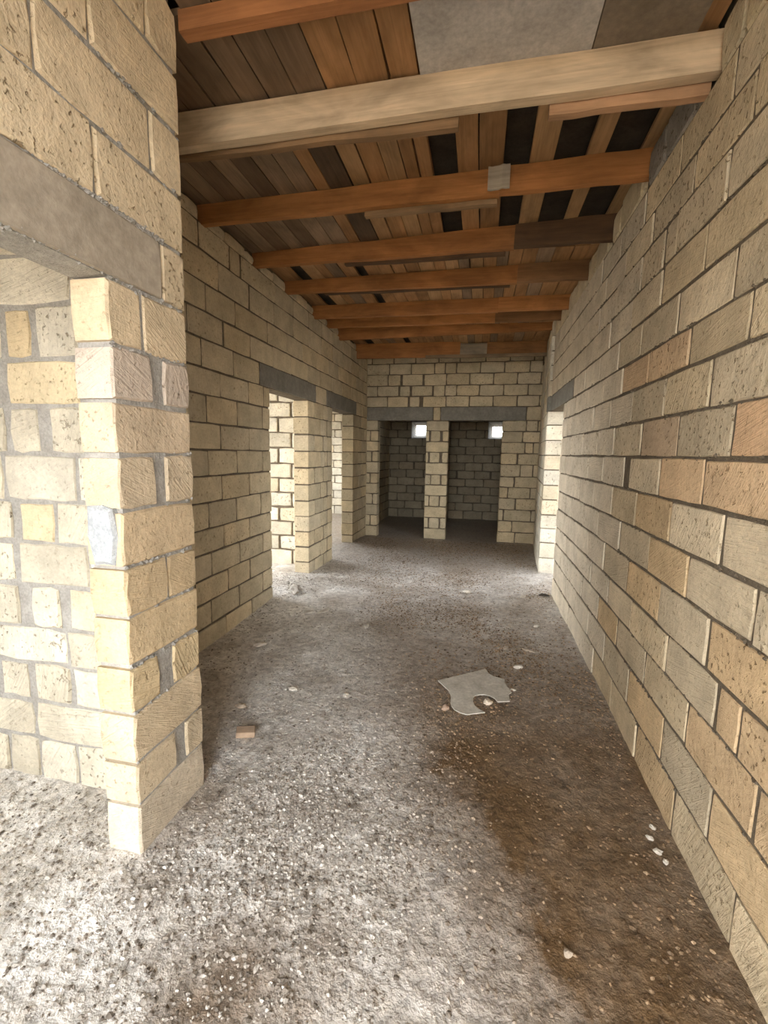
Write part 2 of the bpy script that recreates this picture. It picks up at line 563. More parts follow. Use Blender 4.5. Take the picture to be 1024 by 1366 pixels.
wallR, rngR = stone_wall('wall_right', frR, (0.15, DR1), zR, jR, 0.20,
    openings=[(DR0, DR1, -1, 2.169)], lintels=[(4.90, DR1, 2.169, 2.364)], pal='warm', L=0.478, seed=11, special=spR, hj=0.016, vj=0.016, bev=0.004, rec=0.006)
# top course between the beams
def top_course(root, fr, s0, s1, z0, ztop, pal, seed, beams, L=0.3, T=0.2, grey=None):
    rng = random.Random(seed)
    s = s0
    while s < s1 - 0.05:
        e = min(s1, s + rng.uniform(0.7, 1.2) * L)
        segs = [(s, e)]
        for (ba, bb) in beams:
            ns_ = []
            for p, q in segs:
                if bb <= p or ba >= q: ns_.append((p, q))
                else:
                    if ba > p + 0.02: ns_.append((p, ba))
                    if bb < q - 0.02: ns_.append((bb, q))
            segs = ns_
        for p, q in segs:
            if q - p > 0.05:
                zt = ztop(p) + rng.uniform(-0.035, 0.0)
                add_block('block', fr, p + 0.004, q - 0.004, z0 + 0.004, zt, T, root, (0.30, 0.275, 0.24) if grey and grey[0] < (p + q) / 2 < grey[1] else pick(pal, rng), rng, rng.uniform(-0.004, 0.004), 0.010, 0.005)
        s = e
# right wall beyond the doorway runs slightly outwards
endA, endB = Vector((0.835, DR1, 0)), Vector((0.985, YF, 0))
dirE = (endB - endA).normalized()
frRE = Frame(endA, dirE, (-dirE.y, dirE.x, 0))
zRE = [-0.06] + zR[1:]
wallRE, _ = stone_wall('wall_right_end', frRE, (0.0, (endB - endA).length), zRE, None, 0.20,
    lintels=[(0.0, 0.28, 2.169, 2.364)], pal='cream', L=0.44, seed=12, phase=0.13)

# ---- near left wall with the doorway and the pier
frP = Frame((XP, 0, 0), (0, 1, 0), (1, 0, 0))
zP = [-0.06, 0.204, 0.387, 0.589, 0.775, 0.976, 1.165, 1.376, 1.576, 1.766, 1.953, 2.175, 2.400, 2.625, 2.850, 3.075, 3.30]
jP = {
    0: [1.36, 1.79], 1: [1.36, (1.597, 1.661), 1.79], 2: [1.36, 1.79], 3: [1.36, (1.519, 1.601), 1.79],
    4: [1.36, 1.79], 5: [1.36, (1.59, 1.60), 1.79], 6: [1.36, 1.79], 7: [1.36, (1.551, 1.612), 1.79],
    8: [1.36, 1.79], 9: [1.36, (1.561, 1.625), 1.79], 10: [1.36, 1.527, 1.79],
    11: [0.2, 1.64, 1.79], 12: [0.45, 0.90, 1.344, 1.79], 13: [0.22, 0.69, 1.16, 1.613, 1.79],
    14: [0.45, 0.90, 1.356, 1.79], 15: [0.70, 1.15, 1.614],
}
def spP(r, s):
    if r >= 12: return (0.70, 0.58, 0.40)
    if r == 11: return (0.63, 0.52, 0.36)
    return {10: (0.64, 0.52, 0.355), 9: (0.585, 0.495, 0.405), 8: (0.61, 0.495, 0.355), 7: (0.595, 0.49, 0.35), 6: (0.61, 0.48, 0.315),
            5: (0.56, 0.44, 0.28), 4: (0.59, 0.465, 0.295), 3: (0.60, 0.48, 0.30), 2: (0.61, 0.50, 0.345), 1: (0.59, 0.49, 0.345), 0: (0.61, 0.53, 0.41)}.get(r)
D0 = 0.42
wallP, rngP = stone_wall('wall_left_near', frP, (-2.4, PIER1), zP, jP, 0.155,
    openings=[(D0, PIER0, -1, 2.175)], lintels=[(0.20, 1.64, 2.175, 2.400)], pal='warm', L=0.45, seed=21, special=spP, hj=0.014, bev=0.007, jit=0.004, rec=0.008, mortar=MORTAR_PALE, conc=CONCRETE)
# fresh blue-grey mortar dab on the arris of the pier
def lump(name, ctr, rad, parent, mat, seed, sub=2, color=None, amp=0.25):
    me = bpy.data.meshes.new(name)
    import bmesh
    bm = bmesh.new()
    bmesh.ops.create_icosphere(bm, subdivisions=sub, radius=1.0)
    for v in bm.verts:
        d = noise.noise(v.co * 1.7 + Vector((seed * 3.1, seed * 1.7, seed))) * amp
        v.co *= 1 + d
        v.co = Vector((v.co.x * rad[0], v.co.y * rad[1], v.co.z * rad[2]))
    bm.to_mesh(me); bm.free()
    return link(name, me, mat, parent, ctr, color)
frJ = Frame((0, PIER0, 0), (1, 0, 0), (0, -1, 0))
dab = add_block('mortar_patch', frJ, -1.385, -1.268, 1.168, 1.385, 0.03, wallP, None, random.Random(77), 0.010, 0.012, 0.014, PATCH)
dab['label'] = 'blue-grey mortar patch smeared over the pier corner'

# ---- wall of the near left room, facing the camera
frA = Frame((0, 1.64, 0), (1, 0, 0), (0, -1, 0))
zA = [-0.06, 0.189, 0.385, 0.580, 0.760, 0.965, 1.166, 1.357, 1.569, 1.776, 1.973, 2.190, 2.393, 2.60, 2.81, 3.02, 3.22, 3.40]
jA = {
    0: [(-2.245, -2.229), (-2.054, -2.044), (-1.836, -1.824), -1.62], 1: [-2.45, (-2.064, -2.054), -1.66],
    2: [(-2.30, -2.245), (-2.076, -2.045), (-1.838, -1.814), -1.60], 3: [-2.26, (-1.842, -1.834), -1.45],
    4: [-2.25, (-2.097, -2.02), (-1.858, -1.817), -1.66], 5: [(-2.51, -2.50), (-2.099, -2.074), (-1.69, -1.68)],
    6: [(-2.30, -2.28), (-2.085, -2.043), (-1.856, -1.844), -1.62], 7: [-2.53, (-2.118, -2.106), (-1.722, -1.714)],
    8: [(-2.3, -2.27), (-2.085, -2.055), (-1.894, -1.841), -1.66], 9: [(-2.5, -2.48), (-2.094, -2.049), (-1.67, -1.66)],
    10: [(-2.25, -2.2), (-2.06, -2.035), (-1.9, -1.868), -1.66], 11: [-2.09, -1.68],
}
def spA(r, s):
    if r == 8 - 0 and False: return None
    if r == 9 and -2.06 < s < -1.66: return (0.68, 0.575, 0.385)
    if r == 10 and -2.05 < s < -1.89: return (0.66, 0.54, 0.35)
    if r == 6 and -2.05 < s < -1.85: return (0.66, 0.555, 0.37)
    return None
wallA, _ = stone_wall('wall_room_left', frA, (-4.3, -1.395), zA, jA, 0.15, pal='cream', L=0.42, seed=31, special=spA, hj=0.014, vj=0.010, bev=0.007, jit=0.006, rec=0.006, mortar=MORTAR_PALE)

# ---- rear left wall with two doorways
frL = Frame((XL, 0, 0), (0, 1, 0), (1, 0, 0))
zL = [-0.06, 0.165, 0.368, 0.569, 0.769, 0.966, 1.178, 1.388, 1.597, 1.807, 2.025, 2.228, 2.445, 2.654, 2.866, 3.090, 3.287]
D1a, D1b, D2a, D2b = 4.33, 5.37, 6.32, 7.40
def ext(lst):
    a = lst[0][0] if isinstance(lst[0], tuple) else lst[0]
    L_ = 0.465
    pre = []
    while a - L_ > 1.7:
        a -= L_
        pre.insert(0, a)
    return pre + lst
odd = lambda: [3.20 + random.uniform(-.02, .02), 3.66, 4.13]
jL = {
    15: [3.214, (3.63, 3.65), (3.80, 3.83), 4.50], 14: [3.462, (3.94, 3.975), 4.467], 13: [3.275, 3.708, 4.313, 4.76], 12: [(3.50, 3.525), 3.958, 4.429],
    11: [3.198, 3.657, 4.12], 10: [3.443, 3.911, 4.208], 9: [3.241, 3.701, 4.175], 8: [3.429, 3.901, 4.33],
    7: [3.235, 3.677, 4.156], 6: [3.422, 3.885, 4.33], 5: [3.220, 3.645, 4.101], 4: [3.429, 3.867, 4.33],
    3: [3.238, 3.677, 4.130], 2: [3.476, 3.861, 4.33], 1: [3.213, 3.656, 4.115], 0: [3.42, 3.880, 4.33],
}
pierJ = [[5.60, (5.92, 5.95), 6.10], [5.83, 6.02, (6.08, 6.11)]]
for r in list(jL):
    jL[r] = ext(jL[r])
    if r <= 10:
        jL[r] += [5.37] + pierJ[r % 2] + [6.32, 7.40] + ([7.78, 8.2] if r % 2 else [7.95])
    elif r == 11:
        jL[r] += [5.65, 6.08, 7.60, 8.0]
wallL, _ = stone_wall('wall_left', frL, (1.795, YF), zL, jL, 0.20,
    openings=[(D1a, D1b, -1, 2.228), (D2a, D2b, -1, 2.228)],
    lintels=[(4.135, 5.66, 2.228, 2.445), (6.08, 7.60, 2.228, 2.445)], pal='grey', L=0.465, seed=41, hj=0.015, vj=0.012, rec=0.007, bev=0.005)

# ---- far wall with two openings
frF = Frame((0, YF, 0), (1, 0, 0), (0, -1, 0))
zF = [-0.06, 0.200, 0.404, 0.612, 0.815, 1.016, 1.205, 1.420, 1.618, 1.811, 2.003, 2.190, 2.431, 2.622, 2.813, 3.013, 3.205, 3.33]
O1, O2 = (-1.90, -1.005), (-0.585, 0.345)
pa = [-1.005, -0.585]
def pr(*q): return [(-1.005 + a * 0.42, -1.005 + b * 0.42) for a, b in q]
jF = {
    15: [-2.13, -1.703, -1.302, -0.878, -0.688, -0.489, -0.071, 0.341, 0.767],
    14: [-1.727, (-1.50, -1.46), (-1.09, -1.055), -0.659, -0.247, 0.164, 0.566, 0.96],
    13: [-1.925, (-1.535, -1.50), (-1.32, -1.28), (-0.91, -0.88), -0.683, -0.475, -0.076, 0.343, 0.753],
    12: [-1.732, (-1.35, -1.315), (-1.14, -1.07), -0.657, -0.243, 0.170, 0.578, 0.95],
    11: [-2.16, -0.880, -0.745, 0.75],
    10: pa + [0.761, 0.95], 9: [-2.05] + pa[:1] + pr((0.14, 0.22), (0.63, 0.74)) + pa[1:] + [(0.70, 0.715)],
    8: pa + [(0.745, 0.76), (0.89, 0.905)], 7: [-2.02] + pa[:1] + pr((0.12, 0.20), (0.62, 0.74)) + pa[1:] + [(0.62, 0.65)],
    6: pa + [(0.69, 0.70), 0.91], 5: [-2.05] + pa[:1] + pr((0.26, 0.28), (0.68, 0.74)) + pa[1:] + [(0.59, 0.615)],
    4: pa + [0.50, 0.885], 3: [-2.0] + pa[:1] + pr((0.2, 0.24), (0.66, 0.70)) + pa[1:] + [(0.63, 0.65)],
    2: pa + [(0.43, 0.455), 0.92], 1: [-2.04] + pa[:1] + pr((0.2, 0.24), (0.68, 0.74)) + pa[1:] + [0.60],
    0: pa + [0.66],
}
for r in range(0, 11):
    jF[r] = [O1[0]] + [q for q in jF[r]] + [O2[1]]
    jF[r].sort(key=lambda q: q[0] if isinstance(q, tuple) else q)
wallF, _ = stone_wall('wall_far', frF, (-2.32, 1.05), zF, jF, 0.20,
    openings=[(O1[0], O1[1], -1, 2.19), (O2[0], O2[1], -1, 2.19)],
    lintels=[(-2.14, -0.885, 2.19, 2.431), (-0.745, 0.745, 2.19, 2.431)], pal='grey', L=0.41, seed=51, hj=0.016, vj=0.014, bev=0.007, jit=0.004, rec=0.008)

# ---- back wall of the two small rooms, with vent windows
YB = 11.20
frB = Frame((0, YB, 0), (1, 0, 0), (0, -1, 0))
zB = [-0.06 + 0.0, 0.20, 0.40, 0.605, 0.81, 1.01, 1.21, 1.41, 1.615, 1.82, 1.965, 2.36, 2.56, 2.76, 2.96, 3.16, 3.33]
zB = [-0.06, 0.20, 0.40, 0.60, 0.795, 0.99, 1.185, 1.38, 1.575, 1.77, 1.965, 2.16, 2.36, 2.56, 2.76, 2.96, 3.16, 3.33]
vw = [(-1.70, -1.31, 1.965, 2.36), (0.15, 0.55, 1.965, 2.36)]
wallB, _ = stone_wall('wall_back', frB, (-2.40, 1.25), zB, None, 0.30, openings=vw, pal='shaded', L=0.42, seed=61, hj=0.02, vj=0.016, bev=0.010, jit=0.006, phase=0.07, rec=0.016)
for i, (a, b, za, zb) in enumerate(vw):
    d = WINS['bath_%d' % (i + 1)]
    ga, gb = d['a']; gz0, gz1 = d['z']
    # splayed plastered reveal narrowing to the small opening
    y0, y1 = YB - 0.006, YB + 0.30
    o4 = [(a, za), (b, za), (b, zb), (a, zb)]
    i4 = [(ga, gz0), (gb, gz0), (gb, gz1), (ga, gz1)]
    wv = [(x, y0, z) for x, z in o4] + [(x, y1, z) for x, z in i4] + [(x + (0.1 if x > (a + b) / 2 else -0.1), y1, z + (0.1 if z > (za + zb) / 2 else -0.1)) for x, z in o4]
    wf = [(k, (k + 1) % 4, 4 + (k + 1) % 4, 4 + k) for k in range(4)] + [(4 + k, 4 + (k + 1) % 4, 8 + (k + 1) % 4, 8 + k) for k in range(4)] + [(8 + k, 8 + (k + 1) % 4, (k + 1) % 4, k) for k in range(4)]
    fo = link('window_%d' % (i + 1), mesh('window_reveal', wv, wf), REVEAL)
    fo['kind'] = 'structure'

# ---- side walls of the small rooms
def plain_wall(name, fr, rng_s, zj, pal, L, seed, T=0.18, **kw):
    return stone_wall(name, fr, rng_s, zj, None, T, pal=pal, L=L, seed=seed, **kw)[0]
plain_wall('wall_bath_left', Frame((-2.25, 0, 0), (0, 1, 0), (1, 0, 0)), (YF + 0.21, YB), zB, 'grey', 0.43, 71, 0.18, hj=0.016)
plain_wall('wall_bath_middle', Frame((-0.735, 0, 0), (0, 1, 0), (1, 0, 0)), (YF + 0.21, YB), zB, 'shaded', 0.43, 72, 0.165, hj=0.016)
plain_wall('wall_bath_right', Frame((1.07, 0, 0), (0, 1, 0), (-1, 0, 0)), (YF + 0.21, YB), zB, 'shaded', 0.43, 73, 0.18, hj=0.016)

# ---- partition walls seen through the left doorways
zPB = [-0.06, 0.2, 0.399, 0.607, 0.812, 1.017, 1.217, 1.427, 1.641, 1.848, 2.058, 2.267, 2.47, 2.68, 2.89, 3.1, 3.33]
jPB = {r: ([-3.375, -2.975, (-2.59, -2.565)] if r % 2 == 0 else [-3.18, (-2.785, -2.76), -2.38]) for r in range(16)}
wallPB, _ = stone_wall('wall_room_middle', Frame((0, 5.90, 0), (1, 0, 0), (0, -1, 0)), (-5.2, -2.33), zPB, jPB, 0.18, pal='cream', L=0.40, seed=81, hj=0.022, vj=0.016, bev=0.008, jit=0.005, rec=0.016)
wallPC, _ = stone_wall('wall_room_rear', Frame((0, YB, 0), (1, 0, 0), (0, -1, 0)), (-5.2, -2.44), zB, None, 0.2, pal='cream', L=0.40, seed=82, hj=0.022, vj=0.016, phase=-0.11, bev=0.008, jit=0.005, rec=0.016)

# ---- plain outer shell out of view: holds the inferred and added daylight openings
def outer(name, axis, at, th, lo, hi, holes=(), z1=3.42):
    """axis 'x': plane X=at..at+th, runs along Y; holes (a,b,z0,z1)"""
    def bx(a, b, za, zb):
        return (at, at + th, a, b, za, zb) if axis == 'x' else (a, b, at, at + th, za, zb)
    L_ = []
    cur = lo
    for (a, b, za, zb) in sorted(holes):
        L_.append(bx(cur, a, -0.1, z1))
        if za > -0.05: L_.append(bx(a, b, -0.1, za))
        L_.append(bx(a, b, zb, z1))
        cur = b
    L_.append(bx(cur, hi, -0.1, z1))
    o = link(name, boxes_mesh(name, L_), OUTER)
    o['kind'] = 'structure'
def hole(k):
    d = WINS[k]
    return (*d['a'], *d['z'])
outer('wall_outer_near_left', 'x', -4.50, 0.2, -1.8, 1.80, [hole('room_a_side')])
outer('wall_outer_near_back', 'y', -1.80, 0.2, -4.5, -1.41, [hole('room_a_back')])
outer('wall_entrance', 'y', -1.70, 0.2, -1.45, 1.10, [hole('entrance')])
outer('wall_entrance_right', 'x', XR, 0.2, -2.6, 0.145, [hole('added_side_opening')])
outer('wall_recess', 'y', 1.80, 0.02, -5.4, -2.33)
outer('wall_outer_left', 'x', -5.40, 0.2, 1.82, 11.4, [hole('room_b'), hole('room_c')])
outer('wall_outer_right', 'x', 4.20, 0.2, 3.6, 8.6, [hole('room_d')])
outer('wall_room_right_near', 'y', 3.6, 0.2, 1.08, 4.2, [hole('added_room_d')])
outer('wall_room_right_far', 'y', 8.57, 0.03, 1.08, 4.4)

# ------------------------------------------------------------------ ceiling: felt, boards
felt = link('ceiling', boxes_mesh('ceiling', [(-5.6, 4.6, -3.0, 11.6, 3.47, 3.53)]), DARKROOF)
felt['kind'] = 'structure'

def plank(name, x0, x1, y0, y1, z, th, color, parent=None, rng=None, mat=None):
    """board along Y, object length = local Y; bottom at z"""
    rng = rng or random
    j = lambda: rng.uniform(-0.004, 0.004)
    hx, hy, hz = (x1 - x0) / 2, (y1 - y0) / 2, th / 2
    v = []
    for sz in (-1, 1):
        for (a, b) in ((-1, -1), (0, -1), (1, -1), (1, -0.33), (1, 0.33), (1, 1), (0, 1), (-1, 1), (-1, 0.33), (-1, -0.33)):
            v.append((a * hx + (j() if a else 0), b * hy, sz * hz))
    n = 10
    f = [tuple(reversed(range(n))), tuple(range(n, 2 * n))] + [(i, (i + 1) % n, n + (i + 1) % n, n + i) for i in range(n)]
    o = link(name, mesh(name, v, f), mat or WOOD, parent, ((x0 + x1) / 2, (y0 + y1) / 2, z + hz), color)
    return o

rb = random.Random(5)
def bcol(kind):
    base = {'brown': (0.36, 0.195, 0.085), 'tan': (0.43, 0.26, 0.125), 'grey': (0.27, 0.185, 0.115), 'dark': (0.13, 0.085, 0.05), 'sooty': (0.19, 0.125, 0.075)}[kind]
    k = rb.uniform(0.82, 1.15)
    return tuple(c * k for c in base)
def bz(x):
    return 3.352 + 0.018 * (0.87 - x)
def bz1(x):
    return 3.322 + 0.005 * (x + 1.5)
def boards(y0, y1, edges, kinds, zf=None):
    for i in range(len(edges) - 1):
        k = kinds[i]
        if k == '-':
            continue
        a, b = edges[i] + rb.uniform(0.002, 0.005), edges[i + 1] - rb.uniform(0.002, 0.006)
        kk = {'b': 'brown', 't': 'tan', 'g': 'grey', 'd': 'dark', 's': 'sooty'}[k]
        plank('ceiling_board', a, b, y0 + rb.uniform(-0.0, 0.02), y1 - rb.uniform(0, 0.02), (zf or bz)((a + b) / 2) + rb.uniform(-0.001, 0.006), 0.026, bcol(kk), felt, rb)
# first bay (nearest), up to the pale beam
boards(0.35, 2.335, [-1.24, -1.10, -0.95, -0.80, -0.646, -0.489, -0.351, -0.20, -0.04, 0.12, 0.26, 0.40, 0.53, 0.66, 0.787, 0.87], 'sssbbbbbbbggggb', bz1)
boards(1.82, 2.335, [-2.32, -2.15, -1.99, -1.84, -1.70, -1.54, -1.39, -1.24], 'sssssss', bz1)
# second zone with open gaps
e2 = [-2.32, -2.17, -2.03, -1.89, -1.75, -1.61, -1.47, -1.33, -1.19, -1.085, -0.925, -0.80, -0.67, -0.55, -0.46, -0.372, -0.220, -0.085, 0.066, 0.207, 0.352, 0.533, 0.638, 0.822, 0.90, 1.07]
k2 = 'gggsgsggbdtbtbb-bb-t-t-t-'
boards(2.34, 4.30, e2, k2)
# rear zone, closer boarded
e3 = [-2.32]
while e3[-1] < 1.0:
    e3.append(e3[-1] + rb.uniform(0.10, 0.16))
k3 = ''
for i in range(len(e3) - 1):
    xm = (e3[i] + e3[i + 1]) / 2
    if -1.34 < xm < -1.14 or -1.93 < xm < -1.76:
        k3 += '-'
    else:
        k3 += rb.choice('bbtbbtbg')
boards(4.30, 8.55, e3, k3)

# grey cement sheet under the boards of the first bay
sheet = link('cement_sheet', boxes_mesh('cement_sheet', [(-0.345, 0.385, 0.75, 2.335, 3.312, 3.321)]), SHEETM)
tag(sheet, 'flat grey weathered sheet laid above the pale near beam', 'sheet')
sheet2 = link('cement_sheet', boxes_mesh('cement_sheet', [(0.39, 0.785, 0.75, 2.335, 3.312, 3.321)]), rough_material('stained_board', (0.17, 0.135, 0.095), (0.24, 0.195, 0.145), 6.0, 0.3, 0.003))
tag(sheet2, 'brown stained sheet beside the grey one, next to the right wall', 'sheet')

# ------------------------------------------------------------------ beams across the corridor
def beam_piece(name, x0, x1, yl, yr, zl, zr, h, th, color, parent, mat=None, hl=None, seed=0, h2=None):
    """timber along X from (x0,yl,zl) to (x1,yr,zr) (bottom front edge); local Y runs along the timber"""
    rng = random.Random(seed)
    a, b = Vector((x0, yl, zl)), Vector((x1, yr, zr))
    d = (b - a)
    Ln = d.length
    d.normalize()
    yb = Vector((0, 0, 1)).cross(d).normalized()      # points to +Y
    zb = d.cross(yb)
    n = 7
    prof = [(0.004, 0), (th, 0), (th, 1), (0, 1), (0, 0.03)]
    v = []
    ctr = a + d * (Ln / 2) + yb * (th / 2) + zb * (h / 2)
    for i in range(n):
        u = i / (n - 1)
        hh = h + ((h2 - h) * u if h2 else 0)
        wob = rng.uniform(-0.004, 0.004) if 0 < i < n - 1 else 0
        for (py, pz) in prof:
            v.append((py - th / 2 + wob * 0.5, (u - 0.5) * Ln, pz * hh - h / 2 + wob))
    m_ = len(prof)
    f = [tuple(range(m_)), tuple(reversed(range((n - 1) * m_, n * m_)))]
    for i in range(n - 1):
        for k in range(m_):
            k2_ = (k + 1) % m_
            f.append((i * m_ + k, (i + 1) * m_ + k, (i + 1) * m_ + k2_, i * m_ + k2_))
    o = link(name, mesh(name, v, f), mat or WOOD, parent, None, color)
    # local x -> yb, local y -> d, local z -> zb
    R = Matrix((yb, d, zb)).transposed()
    if R.determinant() < 0:
        R = Matrix((-yb, d, zb)).transposed()
    M4 = R.to_4x4()
    M4.translation = ctr
    if parent is not None:
        o.matrix_world = M4
        o.matrix_parent_inverse = Matrix.Identity(4)
        o.matrix_local = parent.matrix_world.inverted() @ M4 if False else M4
    else:
        o.matrix_world = M4
    return o
def beam(label, pieces, seed):
    root = bpy.data.objects.new('ceiling_joist', None)
    C.objects.link(root)
    tag(root, label, 'beam', 'timber beams across the corridor')
    for i, p in enumerate(pieces):
        nm = 'lath' if p[6] < 0.06 else ('board_patch' if p[7] < 0.03 else ('side_timber' if i > 0 and p[7] < 0.05 else 'timber'))
        beam_piece(nm, *p[:8], p[8], root, seed=seed * 10 + i, h2=(p[9] if len(p) > 9 else None))
    return root
def lerp(a, b, t): return a + (b - a) * t
ORG = (0.46, 0.205, 0.070)
ORG2 = (0.40, 0.175, 0.060)
BRN = (0.24, 0.125, 0.055)
DRK = (0.115, 0.065, 0.034)
PALE = (0.64, 0.49, 0.325)
PINK = (0.46, 0.270, 0.150)
def two(yl, yr, zl, zr, xs, cl, cr, th=0.055, x0=-2.16, x1=0.91, off=0.0):
    """two overlapping timbers spliced at xs"""
    u = (xs - x0) / (x1 - x0)
    ys, zs = lerp(yl, yr, u), lerp(zl, zr, u)
    return [(x0, xs, yl, ys, zl, zs, bz(x0) - zl, th, cl, bz(xs) - zs),
            (xs, x1, ys - off, yr - off, zs + 0.004, zr + 0.004, bz(xs) - zs - 0.004, th, cr, bz(x1) - zr - 0.004)]
beam('orange beam nearest the camera, at the top left corner beside the stone pier',
     [(-1.245, 0.91, 1.80, 1.80, 3.245, 3.235, 0.075, 0.06, (0.36, 0.155, 0.06))], 1)
rB1 = beam('pale whitewashed beam, second from the camera',
     [(-2.16, 0.895, 2.28, 2.28, 3.146, 3.160, 0.166, 0.06, PALE, 0.151),
      (0.235, 0.88, 2.345, 2.345, 3.118, 3.118, 0.19, 0.045, PINK),
      (-2.16, -0.17, 2.345, 2.345, 3.150, 3.118, 0.19, 0.04, (0.25, 0.15, 0.075)),], 2)
beam('orange beam with a small pale board patch near its splice, third from the camera',
     two(3.25, 3.08, 3.270, 3.192, 0.04, ORG, ORG2, off=0.012) + [(-0.03, 0.10, 3.05, 3.045, 3.205, 3.205, 0.13, 0.02, (0.42, 0.36, 0.28))] +
     [(-0.85, 0.03, 3.215, 3.165, 3.202, 3.178, 0.03, 0.045, (0.30, 0.19, 0.10))], 3)
beam('orange beam with a dark charred right half, fourth from the camera',
     two(4.08, 3.81, 3.288, 3.168, 0.18, ORG2, DRK, off=0.015) + [(-1.25, 0.12, 4.055, 3.935, 3.236, 3.182, 0.03, 0.05, DRK)], 4)
beam('brown beam with a dark stained right end, fifth from the camera',
     two(4.78, 4.60, 3.285, 3.182, 0.26, ORG2, BRN, off=0.015) + [(-1.7, 0.2, 4.80, 4.69, 3.258, 3.196, 0.03, 0.05, DRK)], 5)
beam('orange beam with a paler right half, sixth from the camera',
     two(5.60, 5.52, 3.255, 3.198, 0.12, ORG2, ORG, off=0.018), 6)
beam('thin orange beam with a brown right end, seventh from the camera',
     two(6.12, 6.02, 3.278, 3.222, 0.10, ORG, BRN, off=0.012), 7)
beam('orange brown beam second from the far wall',
     two(6.62, 6.58, 3.235, 3.250, 0.30, ORG2, ORG2, off=0.006), 8)
beam('deep beam closest to the far wall with a grey board set in it',
     [(-2.16, -0.40, 7.60, 7.60, 3.168, 3.150, 0.235, 0.06, ORG2), (-0.40, 0.02, 7.60, 7.60, 3.150, 3.140, 0.205, 0.06, (0.33, 0.27, 0.19)),
      (0.02, 0.97, 7.60, 7.60, 3.135, 3.128, 0.225, 0.06, (0.27, 0.13, 0.05)),
      (-0.95, 0.97, 7.56, 7.56, 3.128, 3.118, 0.05, 0.035, (0.24, 0.17, 0.10))], 9)

# infill blocks between beams
bl = [(1.79, 1.87), (2.27, 2.40), (3.23, 3.33), (4.06, 4.16), (4.76, 4.86), (5.58, 5.68), (6.10, 6.20), (6.60, 6.70), (7.58, 7.68)]
br = [(1.79, 1.87), (2.27, 2.40), (3.06, 3.15), (3.78, 3.88), (4.57, 4.67), (5.49, 5.60), (6.0, 6.10)]
top_course(wallL, frL, 1.82, 8.35, 3.287, lambda s: bz(XL) - 0.012, 'grey', 91, bl)
top_course(wallR, frR, 0.15, 6.35, 3.125, lambda s: bz(XR) - 0.012, 'grey', 92, br, 0.42, grey=(2.4, 3.1))
top_course(wallRE, frRE, 0.0, 2.0, 3.125, lambda s: bz(XR) - 0.012, 'grey', 93, [(0.22, 0.33), (1.24, 1.34)], 0.4)
# mortar core behind the infill
for nm, par, bxs in (('core', wallL, [(XL - 0.17, XL - 0.03, 1.83, 8.35, 3.28, 3.46)]), ('core', wallR, [(XR + 0.03, XR + 0.17, -2.6, 6.35, 3.12, 3.46)]),
                     ('core', wallRE, [(XR + 0.10, XR + 0.24, 6.35, 8.35, 3.12, 3.46)]), ('core', wallP, [(XP - 0.14, XP - 0.02, -2.4, 1.775, 3.29, 3.46)]),
                     ('core', wallF, [(-2.3, 1.04, YF + 0.02, YF + 0.18, 3.32, 3.46)]), ('core', wallB, [(-2.4, 1.24, YB + 0.02, YB + 0.28, 3.32, 3.46)])):
    link('mortar_bed', boxes_mesh('mortar_bed', bxs), MORTAR, par)

# ------------------------------------------------------------------ floor
def fh(x, y):
    h = 0.022 * noise.noise(Vector((x * 0.9, y * 0.9, 0.3))) + 0.010 * noise.noise(Vector((x * 4.1, y * 4.1, 2.3))) + 0.0045 * noise.noise(Vector((x * 15, y * 15, 5.3)))
    h += 0.0025 * noise.noise(Vector((x * 45, y * 45, 9.3)))
    # loose rubble heaped in the rear doorways
    h += 0.05 * math.exp(-((x + 2.2) ** 2 / 0.25 + (y - 4.7) ** 2 / 0.5)) + 0.05 * math.exp(-((x + 2.1) ** 2 / 0.12 + (y - 7.6) ** 2 / 0.6))
    return h - 0.004
def axis(segs):
    out = []
    for a, b, st in segs:
        n = max(1, int(round((b - a) / st)))
        out += [a + (b - a) * i / n for i in range(n)]
    out.append(segs[-1][1])
    return out
xs = axis([(-5.6, -2.7, 0.15), (-2.7, -2.2, 0.05), (-2.2, 1.0, 0.02), (1.0, 1.6, 0.06), (1.6, 4.6, 0.2)])
ys = axis([(-3.0, 0.2, 0.2), (0.2, 0.7, 0.05), (0.7, 3.6, 0.02), (3.6, 8.4, 0.04), (8.4, 11.6, 0.12)])
vv = [(x, y, fh(x, y)) for y in ys for x in xs]
nx = len(xs)
ff = [(j * nx + i, j * nx + i + 1, (j + 1) * nx + i + 1, (j + 1) * nx + i) for j in range(len(ys) - 1) for i in range(nx - 1)]
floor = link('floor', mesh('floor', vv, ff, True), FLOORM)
floor['kind'] = 'structure'
yard = link('ground', boxes_mesh('ground', [(-40, 40, -40, 50, -0.35, -0.15)]), SOIL)
yard['kind'] = 'structure'

